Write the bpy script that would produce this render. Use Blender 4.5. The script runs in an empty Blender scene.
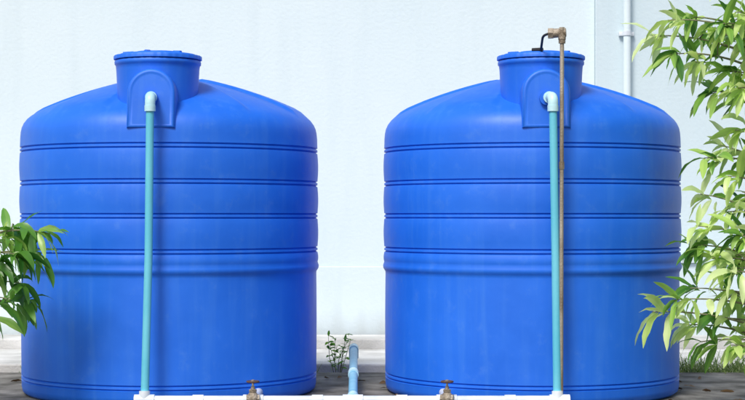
import bpy, bmesh, math, random
from mathutils import Vector, Matrix, noise
R=random.Random(11)
sc=bpy.context.scene
sc.view_settings.view_transform='Standard'
sc.view_settings.look='None'
sc.view_settings.exposure=0

# ---------------------------------------------------------------- helpers
def new_mat(name):
    m=bpy.data.materials.new(name); m.use_nodes=True
    nt=m.node_tree; b=nt.nodes['Principled BSDF']
    return m,nt,b
def N(nt,t,**k):
    n=nt.nodes.new(t)
    for a,v in k.items(): setattr(n,a,v)
    return n
def ramp(nt,stops):
    r=N(nt,'ShaderNodeValToRGB'); e=r.color_ramp.elements
    e[0].position,e[0].color=stops[0][0],stops[0][1]
    e[1].position,e[1].color=stops[-1][0],stops[-1][1]
    for p,c in stops[1:-1]:
        x=e.new(p); x.color=c
    return r
def noise_mat(name,c1,c2,scale=6,rough=0.8,bump=0.1,bscale=60,spec=0.3,vec_scale=(1,1,1),metal=0,mid=(0.35,0.65),detail=8):
    m,nt,b=new_mat(name)
    tc=N(nt,'ShaderNodeTexCoord'); mp=N(nt,'ShaderNodeMapping'); mp.inputs['Scale'].default_value=vec_scale
    nt.links.new(tc.outputs['Object'],mp.inputs['Vector'])
    n=N(nt,'ShaderNodeTexNoise'); n.inputs['Scale'].default_value=scale; n.inputs['Detail'].default_value=detail
    nt.links.new(mp.outputs[0],n.inputs['Vector'])
    r=ramp(nt,[(mid[0],(*c1,1)),(mid[1],(*c2,1))])
    nt.links.new(n.outputs['Fac'],r.inputs['Fac']); nt.links.new(r.outputs[0],b.inputs['Base Color'])
    n2=N(nt,'ShaderNodeTexNoise'); n2.inputs['Scale'].default_value=bscale; n2.inputs['Detail'].default_value=6
    nt.links.new(tc.outputs['Object'],n2.inputs['Vector'])
    bp=N(nt,'ShaderNodeBump'); bp.inputs['Strength'].default_value=bump; bp.inputs['Distance'].default_value=0.02
    nt.links.new(n2.outputs['Fac'],bp.inputs['Height']); nt.links.new(bp.outputs[0],b.inputs['Normal'])
    b.inputs['Roughness'].default_value=rough; b.inputs['Specular IOR Level'].default_value=spec
    b.inputs['Metallic'].default_value=metal
    return m
def obj_from_bm(bm,name,mat=None,parent=None,smooth=True,angle=None):
    me=bpy.data.meshes.new(name); bm.normal_update(); bm.to_mesh(me); bm.free()
    o=bpy.data.objects.new(name,me); sc.collection.objects.link(o)
    if mat:
        for mm in (mat if isinstance(mat,list) else [mat]): me.materials.append(mm)
    if smooth:
        for p in me.polygons: p.use_smooth=True
        if angle:
            me.set_sharp_from_angle(angle=math.radians(angle))
    if parent: o.parent=parent
    return o
def empty(name,loc=(0,0,0)):
    o=bpy.data.objects.new(name,None); o.location=loc; sc.collection.objects.link(o); o.empty_display_size=0.2
    return o
def box(bm,x0,x1,y0,y1,z0,z1,bev=0.0,mi=0):
    g=bmesh.ops.create_cube(bm,size=1)
    vs=g['verts']
    for v in vs:
        v.co=Vector(((x0+x1)/2+v.co.x*(x1-x0),(y0+y1)/2+v.co.y*(y1-y0),(z0+z1)/2+v.co.z*(z1-z0)))
    if bev>0:
        es=list({e for v in vs for e in v.link_edges})
        bmesh.ops.bevel(bm,geom=es,offset=bev,segments=2,affect='EDGES',profile=0.5)
def tube(bm,pts,rads,segs=20,cap=True):
    pts=[Vector(p) for p in pts]
    if not isinstance(rads,(list,tuple)): rads=[rads]*len(pts)
    rings=[]; up=None
    for i,p in enumerate(pts):
        if i==0: t=pts[1]-p
        elif i==len(pts)-1: t=p-pts[i-1]
        else:
            a=(p-pts[i-1]); c=(pts[i+1]-p)
            t=(a.normalized() if a.length>1e-6 else Vector())+(c.normalized() if c.length>1e-6 else Vector())
        t.normalize()
        if up is None:
            up=Vector((0,0,1)) if abs(t.z)<0.9 else Vector((1,0,0))
        s=t.cross(up).normalized(); up=s.cross(t).normalized()
        rings.append([bm.verts.new(p+rads[i]*(math.cos(2*math.pi*k/segs)*s+math.sin(2*math.pi*k/segs)*up)) for k in range(segs)])
    for a,b in zip(rings,rings[1:]):
        for k in range(segs):
            bm.faces.new((a[k],b[k],b[(k+1)%segs],a[(k+1)%segs]))
    if cap:
        bm.faces.new(rings[0]); bm.faces.new(rings[-1][::-1])
def bend(p0,p1,p2,r,n=8):
    p0,p1,p2=map(Vector,(p0,p1,p2))
    a=p1+(p0-p1).normalized()*r; c=p1+(p2-p1).normalized()*r
    return [((1-t)**2)*a+2*t*(1-t)*p1+t*t*c for t in [i/n for i in range(n+1)]]
def lathe(bm,prof,segs=128,cx=0,cy=0,fn=None,cap_top=True,cap_bot=True):
    rings=[]
    for r,z in prof:
        ring=[]
        for k in range(segs):
            a=2*math.pi*k/segs
            rr,zz=(r,z) if fn is None else fn(r,z,a)
            ring.append(bm.verts.new((cx+rr*math.cos(a),cy+rr*math.sin(a),zz)))
        rings.append(ring)
    for a,b in zip(rings,rings[1:]):
        for k in range(segs):
            bm.faces.new((a[k],a[(k+1)%segs],b[(k+1)%segs],b[k]))
    if cap_bot: bm.faces.new(rings[0][::-1])
    if cap_top: bm.faces.new(rings[-1])

# ---------------------------------------------------------------- materials
def make_blue():
    m,nt,b=new_mat('blue_polyethylene')
    tc=N(nt,'ShaderNodeTexCoord')
    n=N(nt,'ShaderNodeTexNoise'); n.inputs['Scale'].default_value=2.2; n.inputs['Detail'].default_value=7; n.inputs['Roughness'].default_value=0.6
    nt.links.new(tc.outputs['Object'],n.inputs['Vector'])
    r=ramp(nt,[(0.3,(0.009,0.130,0.67,1)),(0.7,(0.014,0.160,0.77,1))])
    nt.links.new(n.outputs['Fac'],r.inputs['Fac'])
    mp=N(nt,'ShaderNodeMapping'); mp.inputs['Scale'].default_value=(14,14,0.7)
    nt.links.new(tc.outputs['Object'],mp.inputs['Vector'])
    n3=N(nt,'ShaderNodeTexNoise'); n3.inputs['Scale'].default_value=1.5; n3.inputs['Detail'].default_value=5
    nt.links.new(mp.outputs[0],n3.inputs['Vector'])
    r3=ramp(nt,[(0.5,(0,0,0,1)),(0.85,(0.25,0.25,0.25,1))])
    nt.links.new(n3.outputs['Fac'],r3.inputs['Fac'])
    mx=N(nt,'ShaderNodeMix',data_type='RGBA')
    nt.links.new(r3.outputs[0],mx.inputs[0]); nt.links.new(r.outputs[0],mx.inputs[6]); mx.inputs[7].default_value=(0.08,0.27,0.72,1)
    n5=N(nt,'ShaderNodeTexNoise'); n5.inputs['Scale'].default_value=9; n5.inputs['Detail'].default_value=12; n5.inputs['Roughness'].default_value=0.75
    nt.links.new(tc.outputs['Object'],n5.inputs['Vector'])
    r5=ramp(nt,[(0.55,(0,0,0,1)),(0.78,(0.3,0.3,0.3,1))]); nt.links.new(n5.outputs['Fac'],r5.inputs['Fac'])
    mx2=N(nt,'ShaderNodeMix',data_type='RGBA')
    nt.links.new(r5.outputs[0],mx2.inputs[0]); nt.links.new(mx.outputs[2],mx2.inputs[6]); mx2.inputs[7].default_value=(0.13,0.30,0.66,1)
    nt.links.new(mx2.outputs[2],b.inputs['Base Color'])
    n2=N(nt,'ShaderNodeTexNoise'); n2.inputs['Scale'].default_value=7; n2.inputs['Detail'].default_value=3
    nt.links.new(tc.outputs['Object'],n2.inputs['Vector'])
    n4=N(nt,'ShaderNodeTexNoise'); n4.inputs['Scale'].default_value=220; n4.inputs['Detail'].default_value=2
    nt.links.new(tc.outputs['Object'],n4.inputs['Vector'])
    ma=N(nt,'ShaderNodeMath',operation='MULTIPLY_ADD'); nt.links.new(n4.outputs['Fac'],ma.inputs[0]); ma.inputs[1].default_value=0.03; nt.links.new(n2.outputs['Fac'],ma.inputs[2])
    bp=N(nt,'ShaderNodeBump'); bp.inputs['Strength'].default_value=0.4; bp.inputs['Distance'].default_value=0.006
    nt.links.new(ma.outputs[0],bp.inputs['Height']); nt.links.new(bp.outputs[0],b.inputs['Normal'])
    rr=ramp(nt,[(0.3,(0.42,)*3+(1,)),(0.7,(0.56,)*3+(1,))]); nt.links.new(n.outputs['Fac'],rr.inputs['Fac'])
    nt.links.new(rr.outputs[0],b.inputs['Roughness'])
    b.inputs['Specular IOR Level'].default_value=0.45
    return m
BLUE=make_blue()
TEAL=noise_mat('teal_pvc',(0.10,0.48,0.62),(0.17,0.57,0.70),scale=5,rough=0.4,bump=0.05,spec=0.5,vec_scale=(1,1,0.4))
LTEAL=noise_mat('pale_pvc_fitting',(0.40,0.68,0.76),(0.53,0.78,0.82),scale=9,rough=0.4,bump=0.05,spec=0.5)
GBLUE=noise_mat('blue_pvc',(0.12,0.42,0.62),(0.22,0.52,0.70),scale=9,rough=0.45,bump=0.1,spec=0.5)
WPVC=noise_mat('white_pvc',(0.56,0.62,0.68),(0.76,0.80,0.83),scale=9,rough=0.4,bump=0.05,spec=0.5)
GALV=noise_mat('galvanised_steel',(0.20,0.16,0.11),(0.42,0.38,0.31),scale=16,rough=0.5,bump=0.2,bscale=90,metal=0.35,spec=0.5,vec_scale=(1,1,0.3))
BRONZE=noise_mat('weathered_bronze',(0.20,0.16,0.11),(0.46,0.40,0.32),scale=30,rough=0.55,bump=0.4,bscale=120,metal=0.3,spec=0.5)
BLACK=noise_mat('black_rubber',(0.015,0.015,0.015),(0.03,0.03,0.03),scale=30,rough=0.5)
HANDLE=noise_mat('red_brown_handle',(0.06,0.04,0.035),(0.14,0.08,0.06),scale=40,rough=0.6,bump=0.3)

def make_wall(name,base,dark):
    m,nt,b=new_mat(name)
    tc=N(nt,'ShaderNodeTexCoord')
    n=N(nt,'ShaderNodeTexNoise'); n.inputs['Scale'].default_value=0.9; n.inputs['Detail'].default_value=9; n.inputs['Roughness'].default_value=0.6
    nt.links.new(tc.outputs['Object'],n.inputs['Vector'])
    r=ramp(nt,[(0.3,(*dark,1)),(0.65,(*base,1))]); nt.links.new(n.outputs['Fac'],r.inputs['Fac'])
    mp=N(nt,'ShaderNodeMapping'); mp.inputs['Scale'].default_value=(4,4,0.5)
    nt.links.new(tc.outputs['Object'],mp.inputs['Vector'])
    n3=N(nt,'ShaderNodeTexNoise'); n3.inputs['Scale'].default_value=1.6; n3.inputs['Detail'].default_value=6
    nt.links.new(mp.outputs[0],n3.inputs['Vector'])
    r3=ramp(nt,[(0.5,(1,1,1,1)),(0.85,(0.94,0.95,0.955,1))]); nt.links.new(n3.outputs['Fac'],r3.inputs['Fac'])
    mx=N(nt,'ShaderNodeMix',data_type='RGBA',blend_type='MULTIPLY'); mx.inputs[0].default_value=1
    nt.links.new(r.outputs[0],mx.inputs[6]); nt.links.new(r3.outputs[0],mx.inputs[7])
    sp=N(nt,'ShaderNodeSeparateXYZ'); nt.links.new(tc.outputs['Object'],sp.inputs[0])
    ad=N(nt,'ShaderNodeMath',operation='MULTIPLY_ADD'); nt.links.new(n3.outputs['Fac'],ad.inputs[0]); ad.inputs[1].default_value=-0.35; nt.links.new(sp.outputs['Z'],ad.inputs[2])
    mr=N(nt,'ShaderNodeMapRange'); mr.inputs[1].default_value=-0.15; mr.inputs[2].default_value=0.12; mr.inputs[3].default_value=0.45; mr.inputs[4].default_value=0.0
    nt.links.new(ad.outputs[0],mr.inputs[0])
    m2=N(nt,'ShaderNodeMix',data_type='RGBA'); nt.links.new(mr.outputs[0],m2.inputs[0]); nt.links.new(mx.outputs[2],m2.inputs[6]); m2.inputs[7].default_value=(0.42,0.43,0.40,1)
    nt.links.new(m2.outputs[2],b.inputs['Base Color'])
    n2=N(nt,'ShaderNodeTexNoise'); n2.inputs['Scale'].default_value=35; n2.inputs['Detail'].default_value=8
    nt.links.new(tc.outputs['Object'],n2.inputs['Vector'])
    bp=N(nt,'ShaderNodeBump'); bp.inputs['Strength'].default_value=0.25; bp.inputs['Distance'].default_value=0.01
    nt.links.new(n2.outputs['Fac'],bp.inputs['Height']); nt.links.new(bp.outputs[0],b.inputs['Normal'])
    b.inputs['Roughness'].default_value=0.85; b.inputs['Specular IOR Level'].default_value=0.2
    return m
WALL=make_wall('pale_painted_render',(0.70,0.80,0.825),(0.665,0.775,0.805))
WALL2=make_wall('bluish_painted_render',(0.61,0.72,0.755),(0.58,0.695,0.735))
APRON=noise_mat('pale_concrete',(0.42,0.42,0.40),(0.66,0.66,0.64),scale=3,rough=0.9,bump=0.3)
PAD=noise_mat('stained_concrete',(0.075,0.07,0.06),(0.27,0.26,0.235),scale=5,rough=0.9,bump=0.5,mid=(0.35,0.7))
SOIL=noise_mat('soil',(0.07,0.05,0.035),(0.17,0.13,0.09),scale=3,rough=0.95,bump=0.8,bscale=25)
BARK=noise_mat('bark',(0.16,0.17,0.09),(0.28,0.28,0.17),scale=30,rough=0.9,bump=0.6)

def leaf_mat(name,stops,trans=0.45,tv=1.7):
    m=bpy.data.materials.new(name); m.use_nodes=True; nt=m.node_tree
    for n in list(nt.nodes): nt.nodes.remove(n)
    out=N(nt,'ShaderNodeOutputMaterial')
    at=N(nt,'ShaderNodeAttribute',attribute_name='tint')
    r=ramp(nt,[(p,(*c,1)) for p,c in stops]); nt.links.new(at.outputs['Fac'],r.inputs['Fac'])
    p=N(nt,'ShaderNodeBsdfPrincipled'); p.inputs['Roughness'].default_value=0.36; p.inputs['Specular IOR Level'].default_value=0.6
    nt.links.new(r.outputs[0],p.inputs['Base Color'])
    t=N(nt,'ShaderNodeBsdfTranslucent')
    hs=N(nt,'ShaderNodeHueSaturation'); hs.inputs['Value'].default_value=tv; hs.inputs['Hue'].default_value=0.49
    nt.links.new(r.outputs[0],hs.inputs['Color']); nt.links.new(hs.outputs[0],t.inputs['Color'])
    mx=N(nt,'ShaderNodeMixShader'); mx.inputs[0].default_value=trans
    nt.links.new(p.outputs[0],mx.inputs[1]); nt.links.new(t.outputs[0],mx.inputs[2]); nt.links.new(mx.outputs[0],out.inputs[0])
    return m
LEAF_D=leaf_mat('mango_leaf_green',[(0,(0.03,0.14,0.02)),(0.6,(0.13,0.34,0.04)),(1,(0.40,0.60,0.14))],0.4)
LEAF_L=leaf_mat('mango_leaf_young_sunlit',[(0,(0.06,0.20,0.03)),(0.22,(0.24,0.48,0.07)),(0.6,(0.55,0.76,0.20)),(1,(0.76,0.90,0.42))],0.4,1.2)  # young green pushed towards pale yellow, painting sunlit glare into the leaf colour
GRASS=leaf_mat('grass_blade',[(0,(0.06,0.13,0.03)),(1,(0.24,0.32,0.10))],0.4)

# ---------------------------------------------------------------- ground, pad, apron, wall
bm=bmesh.new()
bmesh.ops.create_grid(bm,x_segments=2,y_segments=2,size=400)
for v in bm.verts: v.co.z=-0.10
obj_from_bm(bm,'ground',SOIL,smooth=False)
bm=bmesh.new(); box(bm,-3.4,2.9,-2.2,1.15,-0.12,0.0,0.012)
obj_from_bm(bm,'concrete_pad',PAD,smooth=False)
bm=bmesh.new(); box(bm,-14,14,1.55,2.848,-0.12,0.02,0.012)
box(bm,-14,14,2.85,3.30,-0.12,0.10,0.012)
obj_from_bm(bm,'concrete_apron',APRON,smooth=False)
bld=empty('building_wall',(0,0,0))
bm=bmesh.new(); box(bm,-14,1.813,3.40,3.65,-0.1,4.4)
obj_from_bm(bm,'wall_face',WALL,bld,False)
bm=bmesh.new(); box(bm,-14,1.811,3.385,3.40-0.001,-0.1,0.65,0.006)
obj_from_bm(bm,'plinth',WALL,bld,False)
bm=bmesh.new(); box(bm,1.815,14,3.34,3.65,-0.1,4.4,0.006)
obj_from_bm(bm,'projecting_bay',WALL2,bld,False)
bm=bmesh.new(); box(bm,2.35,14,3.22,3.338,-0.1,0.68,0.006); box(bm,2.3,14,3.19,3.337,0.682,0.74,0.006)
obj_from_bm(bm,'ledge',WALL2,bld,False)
bm=bmesh.new(); box(bm,-14.1,14.1,3.25,3.75,4.402,4.52,0.01)
obj_from_bm(bm,'coping',WALL2,bld,False)

dp=empty('wall_drain_pipe',(2.06,3.27,0))
bm=bmesh.new(); tube(bm,[(0,0,-0.05),(0,0,4.3)],0.030,24)
tube(bm,[(0,0,1.2),(0,0,1.3)],0.036,24)
obj_from_bm(bm,'pipe',WALL,dp,True,40)
bm=bmesh.new()
for z in (0.6,2.54,3.9):
    tube(bm,[(0,0,z-0.018),(0,0,z+0.018)],0.037,24); box(bm,-0.06,0.06,0.03,0.068,z-0.016,z+0.016,0.003)
obj_from_bm(bm,'clips',WPVC,dp,True,40)

# ---------------------------------------------------------------- tanks
def smooth(t): t=max(0,min(1,t)); return t*t*(3-2*t)
def groove(z,Rr,d=0.009,h=0.010):
    o=[]
    for s in (-1,1):
        zc=z+s*0.0115
        o+= [(Rr,zc-h*0.62),(Rr-d*0.75,zc-h*0.3),(Rr-d,zc),(Rr-d*0.75,zc+h*0.3),(Rr+0.001,zc+h*0.62)]
    return o
def tank(X):
    root=empty('water_tank',(X,0,0))
    RR=0.897
    prof=[(0.82,0.0),(0.862,0.004),(0.882,0.02),(0.888,0.05)]
    prof+=[(0.888,0.08)]+groove(0.103,0.889)
    for i in range(1,12): prof.append((0.889+0.002*math.sin(math.pi*i/12),0.125+i*0.05))
    prof+=[(0.889,0.715),(0.890,0.728),(0.896,0.738),(0.902,0.748),(0.904,0.758),(0.903,0.768)]
    zs=[0.863,1.064,1.258,1.459]
    zprev=0.785
    for z in zs:
        a,b2=zprev,z-0.022
        for i in range(0,6):
            t=i/5; prof.append((RR+0.004*math.sin(math.pi*t)*(1),a+(b2-a)*t))
        prof+=groove(z,RR-0.001)
        zprev=z+0.022
    prof+=[(0.896,1.49),(0.895,1.53),(0.892,1.565),(0.886,1.592),(0.874,1.618),(0.856,1.642),(0.832,1.662),(0.80,1.681)]
    dome=[(0.76,1.702),(0.71,1.724),(0.66,1.745),(0.61,1.764),(0.56,1.782),(0.51,1.799),(0.46,1.815),(0.41,1.830),(0.36,1.844),(0.31,1.857),(0.26,1.869),(0.21,1.879),(0.16,1.887),(0.10,1.893),(0.03,1.896)]
    prof+=dome
    def fn(r,z,a):
        r=r*(1+0.0012*math.sin(3*a+X)+0.0010*math.sin(7*a+2*z))
        if z>1.64:
            c=math.cos(6*a+0.6)
            w=smooth((c+0.12)/0.24)
            f=smooth((0.85-r)/0.07)*smooth((r-0.16)/0.06)
            z=z+0.016*w*f
        return r,z
    bm=bmesh.new(); lathe(bm,prof,288,fn=fn)
    obj_from_bm(bm,'body',BLUE,root,True,50)
    cy=-0.585
    np_=[(0.224,1.55),(0.228,1.70),(0.232,1.80),(0.237,1.90),(0.240,1.925),(0.246,1.930),(0.247,1.945),(0.243,1.952),(0.22,1.953)]
    bm=bmesh.new(); lathe(bm,np_,96,0,cy)
    obj_from_bm(bm,'manhole_neck',BLUE,root,True,50)
    def lf(r,z,a):
        if r>0.240: r=r+0.003*(1 if math.cos(36*a)>0 else 0)
        return r,z
    lp=[(0.20,1.957),(0.244,1.957),(0.249,1.959),(0.249,1.975),(0.245,1.981),(0.222,1.984),(0.215,1.990),(0.13,1.996),(0.125,2.004),(0.05,2.007),(0.01,2.007)]
    bm=bmesh.new(); lathe(bm,lp,144,0,cy,fn=lf)
    for k in range(6):
        a=k*math.pi/3+0.3
        tube(bm,[(0.14*math.cos(a),cy+0.14*math.sin(a),1.996),(0.20*math.cos(a),cy+0.20*math.sin(a),1.991)],0.010,10)
    obj_from_bm(bm,'lid',BLUE,root,True,35)
    def arch(w,zb,zc,n=24):
        pts=[(-w*1.02,zb)]
        for i in range(n+1):
            a=math.pi-math.pi*i/n
            pts.append((w*math.cos(a),zc+w*math.sin(a)))
        pts.append((w*1.02,zb))
        return pts
    bm=bmesh.new()
    # solid arched pad, its face leaning out until it runs into the shoulder
    def yl(y,z): return y-(1.885-z)*0.085
    layers=[(0.142,-0.60,1.555),(0.134,-0.850,1.555),(0.131,-0.864,1.556),(0.126,-0.870,1.560),(0.118,-0.872,1.566),(0.112,-0.871,1.570),(0.107,-0.869,1.572),(0.100,-0.869,1.575)]
    rings=[]
    for w,y,zb in layers:
        rings.append([bm.verts.new((x,yl(y,z),z)) for x,z in arch(w,zb,1.752)])
    for a,b2 in zip(rings,rings[1:]):
        n=len(a)
        for k in range(n): bm.faces.new((a[k],a[(k+1)%n],b2[(k+1)%n],b2[k]))
    bm.faces.new(rings[-1]); bm.faces.new(rings[0][::-1])
    bmesh.ops.recalc_face_normals(bm,faces=bm.faces[:])
    obj_from_bm(bm,'inlet_boss',BLUE,root,True,60)
    bm=bmesh.new(); tube(bm,[(0.0,-0.86,1.72),(0.0,-0.912,1.72)],0.040,28)
    obj_from_bm(bm,'socket',BLUE,root,True,40)
    return root
T1=tank(-1.2317); T2=tank(0.9665)

# ---------------------------------------------------------------- inlet pipes
def inlet(xt,xb,sock):
    root=empty('inlet_pipe',(0,0,0))
    yp=-0.990
    bm=bmesh.new()
    tube(bm,[(xt,yp,1.66),((xt*0.5+xb*0.5)+0.004,yp-0.012,0.85),(xb,yp-0.06,0.07)],0.0225,24)
    obj_from_bm(bm,'riser',TEAL,root,True,50)
    bm=bmesh.new()
    pts=[(sock,-0.89,1.722)]+bend((sock,-0.89,1.722),(xt,yp,1.722),(xt,yp,1.60),0.04)+[(xt,yp,1.655)]
    tube(bm,pts,0.0285,24)
    tube(bm,[(xt,yp,1.672),(xt,yp,1.640)],0.031,24)
    tube(bm,[(sock,-0.885,1.722),(sock,-0.930,1.722)],0.0325,24)
    obj_from_bm(bm,'elbow',LTEAL,root,True,50)
    return root
inlet(-1.222,-1.243,-1.226)
inlet(0.992,1.008,0.978)

gp=empty('galvanised_pipe',(0,0,-0.008))
bm=bmesh.new()
tube(bm,[(1.040,-1.0,2.03),(1.036,-1.012,1.1),(1.030,-1.045,0.07)],0.0115,18)
tube(bm,[(1.0373,-1.008,1.33),(1.037,-1.009,1.37)],0.0150,18)
obj_from_bm(bm,'riser',GALV,gp,True,50)
bm=bmesh.new()
tube(bm,[(1.040,-1.0,2.02),(1.040,-1.0,2.045)],0.019,8)
tube(bm,[(1.040,-1.0,2.04),(1.040,-1.0,2.098)],0.021,20)
tube(bm,[(1.062,-1.0,2.080),(0.992,-0.985,2.077)],[0.024,0.026],20)
tube(bm,[(0.994,-0.985,2.077),(0.966,-0.980,2.077)],0.031,6)
tube(bm,[(1.040,-1.0,2.097),(1.040,-1.0,2.108)],0.017,6)
obj_from_bm(bm,'bronze_elbow',BRONZE,gp,True,30)
bm=bmesh.new()
p=[(0.974,-0.98,2.077)]+bend((0.974,-0.98,2.077),(0.942,-0.93,2.07),(0.945,-0.80,2.0),0.03)+[(0.945,-0.80,2.004),(0.93,-0.72,1.994)]
tube(bm,p,0.007,12)
tube(bm,[(0.955,-0.80,2.006),(0.90,-0.77,2.006)],0.012,12)
obj_from_bm(bm,'black_hose',BLACK,gp,True,50)

# ---------------------------------------------------------------- manifold and valves
mf=empty('manifold_pipe',(0,0,0))
ym=-1.06; zm=0.060
bm=bmesh.new(); tube(bm,[(-1.26,ym,zm),(1.06,ym,zm)],0.025,24)
obj_from_bm(bm,'main_run',WPVC,mf,True,50)
bm=bmesh.new()
for x in (-1.243,-0.65,-0.107,0.404,1.02):
    tube(bm,[(x-0.055,ym,zm),(x+0.055,ym,zm)],0.0315,24)
for x in (-0.3,0.16,0.75,-0.95):
    tube(bm,[(x-0.03,ym,zm),(x+0.03,ym,zm)],0.030,24)
for x in (-1.243,1.008):
    tube(bm,[(x,ym,zm),(x,ym+0.005,zm+0.05)],0.030,24)
obj_from_bm(bm,'couplings',WPVC,mf,True,50)
bm=bmesh.new()
for x,yt in ((-0.65,-0.63),(0.404,-0.66)):
    tube(bm,[(x,ym,zm),(x,yt,zm)],0.025,20)
obj_from_bm(bm,'tank_connections',WPVC,mf,True,50)
bm=bmesh.new()
for x in (-1.1,-0.3,0.2,0.85): box(bm,x-0.035,x+0.035,ym-0.05,ym+0.05,0.001,0.036,0.004)
obj_from_bm(bm,'support_blocks',PAD,mf,False)

def valve(x,rot):
    root=empty('gate_valve',(x,ym-0.035,zm+0.012))
    root.rotation_euler=(0,0,rot)
    bm=bmesh.new()
    tube(bm,[(-0.035,0,0.0),(-0.024,0,0)],0.026,6); tube(bm,[(0.024,0,0),(0.035,0,0)],0.026,6)
    lathe(bm,[(0.024,-0.02),(0.034,-0.005),(0.034,0.012),(0.024,0.028),(0.018,0.036),(0.021,0.038),(0.021,0.050),(0.012,0.054),(0.010,0.068),(0.006,0.070),(0.005,0.092),(0.009,0.092),(0.009,0.102),(0.004,0.104)],20)
    obj_from_bm(bm,'body',BRONZE,root,True,35)
    bm=bmesh.new()
    n=20; ring=[(0.031*math.cos(2*math.pi*i/n),0.031*math.sin(2*math.pi*i/n),0.093) for i in range(n+1)]
    tube(bm,ring,0.0055,8,False)
    tube(bm,[(0,-0.030,0.093),(0,0.030,0.093)],0.005,8)
    tube(bm,[(-0.030,0,0.093),(0.030,0,0.093)],0.005,8)
    obj_from_bm(bm,'handwheel',HANDLE,root,True,50)
valve((253-372.5)/184.0,0.1); valve((447-372.5)/184.0,-0.25)

gpz=empty('supply_pipe',(0,0,0))
bm=bmesh.new()
a=(-0.107,ym,zm+0.0); b_=(-0.128,1.22,0.165); c_=(-0.128,1.25,-0.1)
tube(bm,[a]+bend(a,b_,c_,0.05)+[c_],0.026,22)
obj_from_bm(bm,'pipe',GBLUE,gpz,True,50)
bm=bmesh.new()
A=Vector(a);B=Vector(b_)
for t0,t1 in ((0.02,0.06),(0.42,0.47),(0.93,0.985)):
    tube(bm,[A.lerp(B,t0),A.lerp(B,t1)],0.032,22)
tube(bm,[(-0.128,1.22,0.155),(-0.128,1.225,0.09)],0.033,22)
obj_from_bm(bm,'couplings',LTEAL,gpz,True,50)

# ---------------------------------------------------------------- foliage
def add_leaf(bm,lay,base,d,L,W,droop,tint,rng,fold=0.25):
    d=d.normalized()
    side=d.cross(Vector((0,0,1)))
    if side.length<0.05: side=Vector((rng.uniform(-1,1),rng.uniform(-1,1),0))
    side.normalize()
    roll=rng.uniform(-1.0,1.0)
    side=(Matrix.Rotation(roll,3,d)@side).normalized()
    n=7; p=base.copy(); cur=d.copy(); rows=[]
    wav=rng.uniform(0,6.28)
    for i in range(n+1):
        t=i/n
        w=W*0.5*(math.sin(math.pi*min(1,(t*0.93+0.03))**0.85))**0.9 if i<n else 0.0008
        if i==0: w=0.0016
        up=side.cross(cur).normalized()
        rows.append((bm.verts.new(p-side*w+up*(fold*w+0.18*w*math.sin(wav+t*14))),bm.verts.new(p),bm.verts.new(p+side*w+up*(fold*w+0.18*w*math.cos(wav+t*13)))))
        cur=(cur+Vector((0,0,-1))*droop/n).normalized()
        side=(side-cur*side.dot(cur)).normalized()
        p=p+cur*(L/n)
    for a,b in zip(rows,rows[1:]):
        for k in (0,1):
            f=bm.faces.new((a[k],a[k+1],b[k+1],b[k])); f[lay]=max(0,min(1,tint+(0.05 if k else -0.05)))
def whorl(bm,lay,tip,ax,n,L,W,rng,tb=(0.2,0.9),droop=1.0):
    ax=ax.normalized()
    u=ax.cross(Vector((0.3,0.2,1))).normalized(); v=ax.cross(u)
    base_t=rng.uniform(*tb)
    for i in range(n):
        a=i*2.4+rng.uniform(-0.4,0.4)
        op=rng.uniform(0.3,1.45)
        d=ax*math.cos(op)+(u*math.cos(a)+v*math.sin(a))*math.sin(op)
        b=tip-ax*rng.uniform(0,0.10)
        s=rng.uniform(0.5,1.2)
        add_leaf(bm,lay,b,d,L*s,W*(0.4+0.6*s)*rng.uniform(0.85,1.15),droop*rng.uniform(0.3,1.7),max(0,min(1,base_t+rng.uniform(-0.35,0.35))),rng)
def tree(name,trunk,tips,leafmat,seed,L,W,nl,tb,droop=1.0):
    rng=random.Random(seed)
    root=empty(name,trunk[0])
    o=Vector(trunk[0])
    bmb=bmesh.new(); bml=bmesh.new(); lay=bml.faces.layers.float.new('tint')
    tp=[Vector(p) for p in trunk]
    nt_=len(tp)
    tube(bmb,[p-o for p in tp],[0.045*(1-0.75*i/(nt_-1)) for i in range(nt_)],12)
    for tip in tips:
        tip=Vector(tip)
        best=None
        for i in range(nt_-1):
            for s in (0,0.25,0.5,0.75,1):
                q=tp[i].lerp(tp[i+1],s)
                c=(q-(tip-Vector((0,0,0.25)))).length
                if best is None or c<best[0]: best=(c,q)
        q=best[1]
        mid=q.lerp(tip,0.5)+Vector((rng.uniform(-.04,.04),rng.uniform(-.04,.04),0.09+rng.uniform(0,.06)))
        pts=[]
        for k in range(9):
            t=k/8; pts.append(((1-t)**2*q+2*t*(1-t)*mid+t*t*tip)-o)
        tube(bmb,pts,[0.010-0.0075*k/8 for k in range(9)],7)
        ax=(pts[-1]-pts[-3])+Vector((rng.uniform(-.03,.03),rng.uniform(-.03,.03),rng.uniform(-0.02,.05)))
        whorl(bml,lay,pts[-1],ax,nl+rng.randint(-2,3),L,W,rng,tb,droop)
        for k in (3,4,5,6,7):
            if rng.random()<0.6:
                d=Vector((rng.uniform(-1,1),rng.uniform(-1,1),rng.uniform(-.3,.6)))
                add_leaf(bml,lay,pts[k],d,L*rng.uniform(.6,1),W,droop,rng.uniform(*tb),rng)
        if rng.random()<0.6:
            s=pts[5]; e=s+Vector((rng.uniform(-.16,.16),rng.uniform(-.16,.16),rng.uniform(-.05,.16)))
            tube(bmb,[s,s.lerp(e,.5)+Vector((0,0,.02)),e],[0.004,0.0035,0.003],6)
            whorl(bml,lay,e,e-s,nl-2,L*.85,W*.9,rng,tb,droop)
    obj_from_bm(bmb,'branches',BARK,root,True)
    obj_from_bm(bml,'leaves',leafmat,root,True)
    return root
def P(px,py,y):
    s=1640.0/(10.0+y)
    return ((px-372.5)/s,y,1.07+(215-py)/s)
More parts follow.
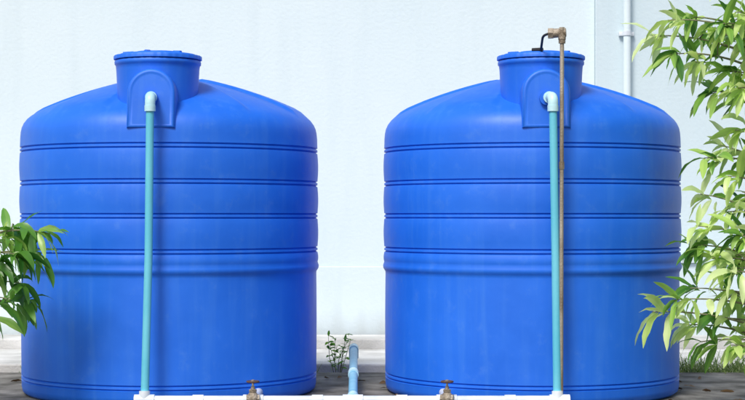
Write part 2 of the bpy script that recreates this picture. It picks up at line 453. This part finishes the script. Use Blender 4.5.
lt=[P(8,234,-1.2),P(30,232,-1.15),P(50,234,-1.25),P(22,256,-1.3),P(4,274,-1.2),P(24,284,-1.2),P(12,300,-1.35),P(38,254,-1.2),P(30,300,-1.1),P(2,262,-1.3),P(14,245,-1.0),
    P(-10,250,-1.1),P(-20,300,-1.2),P(-5,318,-1.2),P(-40,230,-1.0),P(-60,270,-1.3),P(-70,210,-1.2),P(-50,320,-1.3),P(-80,240,-0.9)]
tree('mango_tree',[(-2.45,-1.15,-0.1),(-2.42,-1.17,0.25),(-2.37,-1.2,0.55),(-2.30,-1.18,0.85),(-2.27,-1.15,0.98)],lt,LEAF_D,5,0.19,0.043,9,(0.15,1.0),1.6)
rt=[]
for (px,py,y) in [(684,18,-1.2),(708,34,-1.0),(735,12,-1.3),(652,36,-1.1),(694,62,-1.2),(728,72,-1.2),(742,50,-0.9),(745,100,-1.1),(672,54,-1.25),(722,26,-1.35),(738,88,-1.3),(708,92,-1.1),(668,20,-1.3),
                  (735,130,-1.2),(704,158,-1.15),(728,176,-1.3),(742,156,-1.0),(700,194,-1.1),(725,212,-1.25),(740,202,-1.0),(696,226,-1.2),(738,235,-1.35),(720,145,-1.0),
                  (735,255,-1.1),(712,258,-1.2),(690,245,-1.15),(690,288,-1.15),(720,290,-1.3),(652,312,-1.25),(684,325,-1.1),(715,318,-1.2),(738,300,-1.0),(700,342,-1.2),(730,345,-1.3),(742,335,-1.1),(674,300,-1.3),(728,272,-1.35),
                  (760,30,-1.2),(780,70,-1.0),(770,120,-1.2),(790,170,-1.3),(765,200,-0.9),(780,240,-1.2),(770,290,-1.0),(790,330,-1.2),(800,10,-1.2),(760,-30,-1.1),(720,-25,-1.2),(800,-60,-1.0),(770,360,-1.2)]:
    rt.append(P(px,py,y))
tree('mango_tree',[(2.42,-1.15,-0.1),(2.38,-1.17,0.35),(2.33,-1.12,0.8),(2.30,-1.15,1.3),(2.25,-1.1,1.75),(2.2,-1.12,2.15)],rt,LEAF_L,14,0.19,0.042,9,(0.0,1.0),1.15)

def weed(loc,seed,h,n,name='weed_plant'):
    rng=random.Random(seed); root=empty(name,loc)
    bb=bmesh.new(); bl=bmesh.new(); lay=bl.faces.layers.float.new('tint')
    for i in range(n):
        e=Vector((rng.uniform(-.1,.1),rng.uniform(-.06,.06),h*rng.uniform(.5,1)))
        m=e*0.5+Vector((rng.uniform(-.03,.03),0,0.02))
        tube(bb,[Vector((0,0,0)),m,e],[.003,.0025,.0015],5)
        for t in (0.4,0.55,0.7,0.85,1.0):
            q=Vector((0,0,0)).lerp(m,t*2) if t<.5 else m.lerp(e,(t-.5)*2)
            for s in range(2):
                add_leaf(bl,lay,q,Vector((rng.uniform(-1,1),rng.uniform(-1,1),rng.uniform(0,.7))),rng.uniform(.03,.055),.018,.8,rng.random(),rng)
    obj_from_bm(bb,'stems',BARK,root,True); obj_from_bm(bl,'leaves',LEAF_D,root,True)
weed((-0.24,1.25,-0.10),3,0.40,8)
weed((2.72,1.3,-0.1),4,0.3,8)
weed((3.1,0.6,-0.1),7,0.35,8)

rng=random.Random(21)
bm=bmesh.new(); lay=bm.faces.layers.float.new('tint')
cl=[]
for i in range(70):
    cl.append((rng.uniform(-4.5,5),rng.uniform(1.2,1.5)))
for i in range(110):
    cl.append((rng.uniform(2.95,5.0),rng.uniform(-1.5,1.4)))
for i in range(50):
    cl.append((rng.uniform(-5.0,-3.45),rng.uniform(-1.5,1.4)))
for i in range(110):
    cl.append((rng.uniform(2.0,3.4),rng.uniform(1.18,1.5)))
for cx,cy in cl:
    for k in range(rng.randint(6,16)):
        b=Vector((cx+rng.gauss(0,.03),cy+rng.gauss(0,.02),-0.10))
        add_leaf(bm,lay,b,Vector((rng.gauss(0,.35),rng.gauss(0,.35),1)),rng.uniform(.06,.17)*(1.6 if cx>1.9 else 1),.008,.9,rng.random(),rng)
obj_from_bm(bm,'grass',GRASS,smooth=True)
bm=bmesh.new(); lay=bm.faces.layers.float.new('tint')
for i in range(110):
    b=Vector((rng.uniform(-3.2,2.8),rng.uniform(-1.5,1.1),0.008))
    a=rng.uniform(0,6.28)
    add_leaf(bm,lay,b,Vector((math.cos(a),math.sin(a),0.12)),rng.uniform(.04,.10),.022,.25,rng.random(),rng)
obj_from_bm(bm,'leaf_litter',noise_mat('dead_leaf',(0.14,0.08,0.04),(0.30,0.2,0.1),scale=6),smooth=True)

# ---------------------------------------------------------------- light
el=math.radians(50); az=math.radians(205)
d=Vector((math.sin(az)*math.cos(el),math.cos(az)*math.cos(el),math.sin(el)))
w=bpy.data.worlds.new('World'); sc.world=w; w.use_nodes=True
nt=w.node_tree; bg=nt.nodes['Background']
sk=nt.nodes.new('ShaderNodeTexSky'); sk.sky_type='NISHITA'; sk.sun_disc=False
sk.sun_elevation=el; sk.sun_rotation=az; sk.dust_density=3.0; sk.air_density=1.0
nt.links.new(sk.outputs[0],bg.inputs['Color']); bg.inputs['Strength'].default_value=0.15
s=bpy.data.lights.new('sun','SUN'); s.energy=2.75; s.angle=math.radians(16); s.color=(1,0.97,0.92)
so=bpy.data.objects.new('sun',s); sc.collection.objects.link(so)
so.rotation_euler=d.to_track_quat('Z','Y').to_euler()

# ---------------------------------------------------------------- camera
cd=bpy.data.cameras.new('camera'); co=bpy.data.objects.new('camera',cd); sc.collection.objects.link(co)
co.location=(0,-10,1.07); co.rotation_euler=(math.radians(90),0,0)
cd.lens=36*1640/745; cd.sensor_width=36; cd.shift_y=15/745
cd.clip_start=0.1; cd.clip_end=1500
sc.camera=co
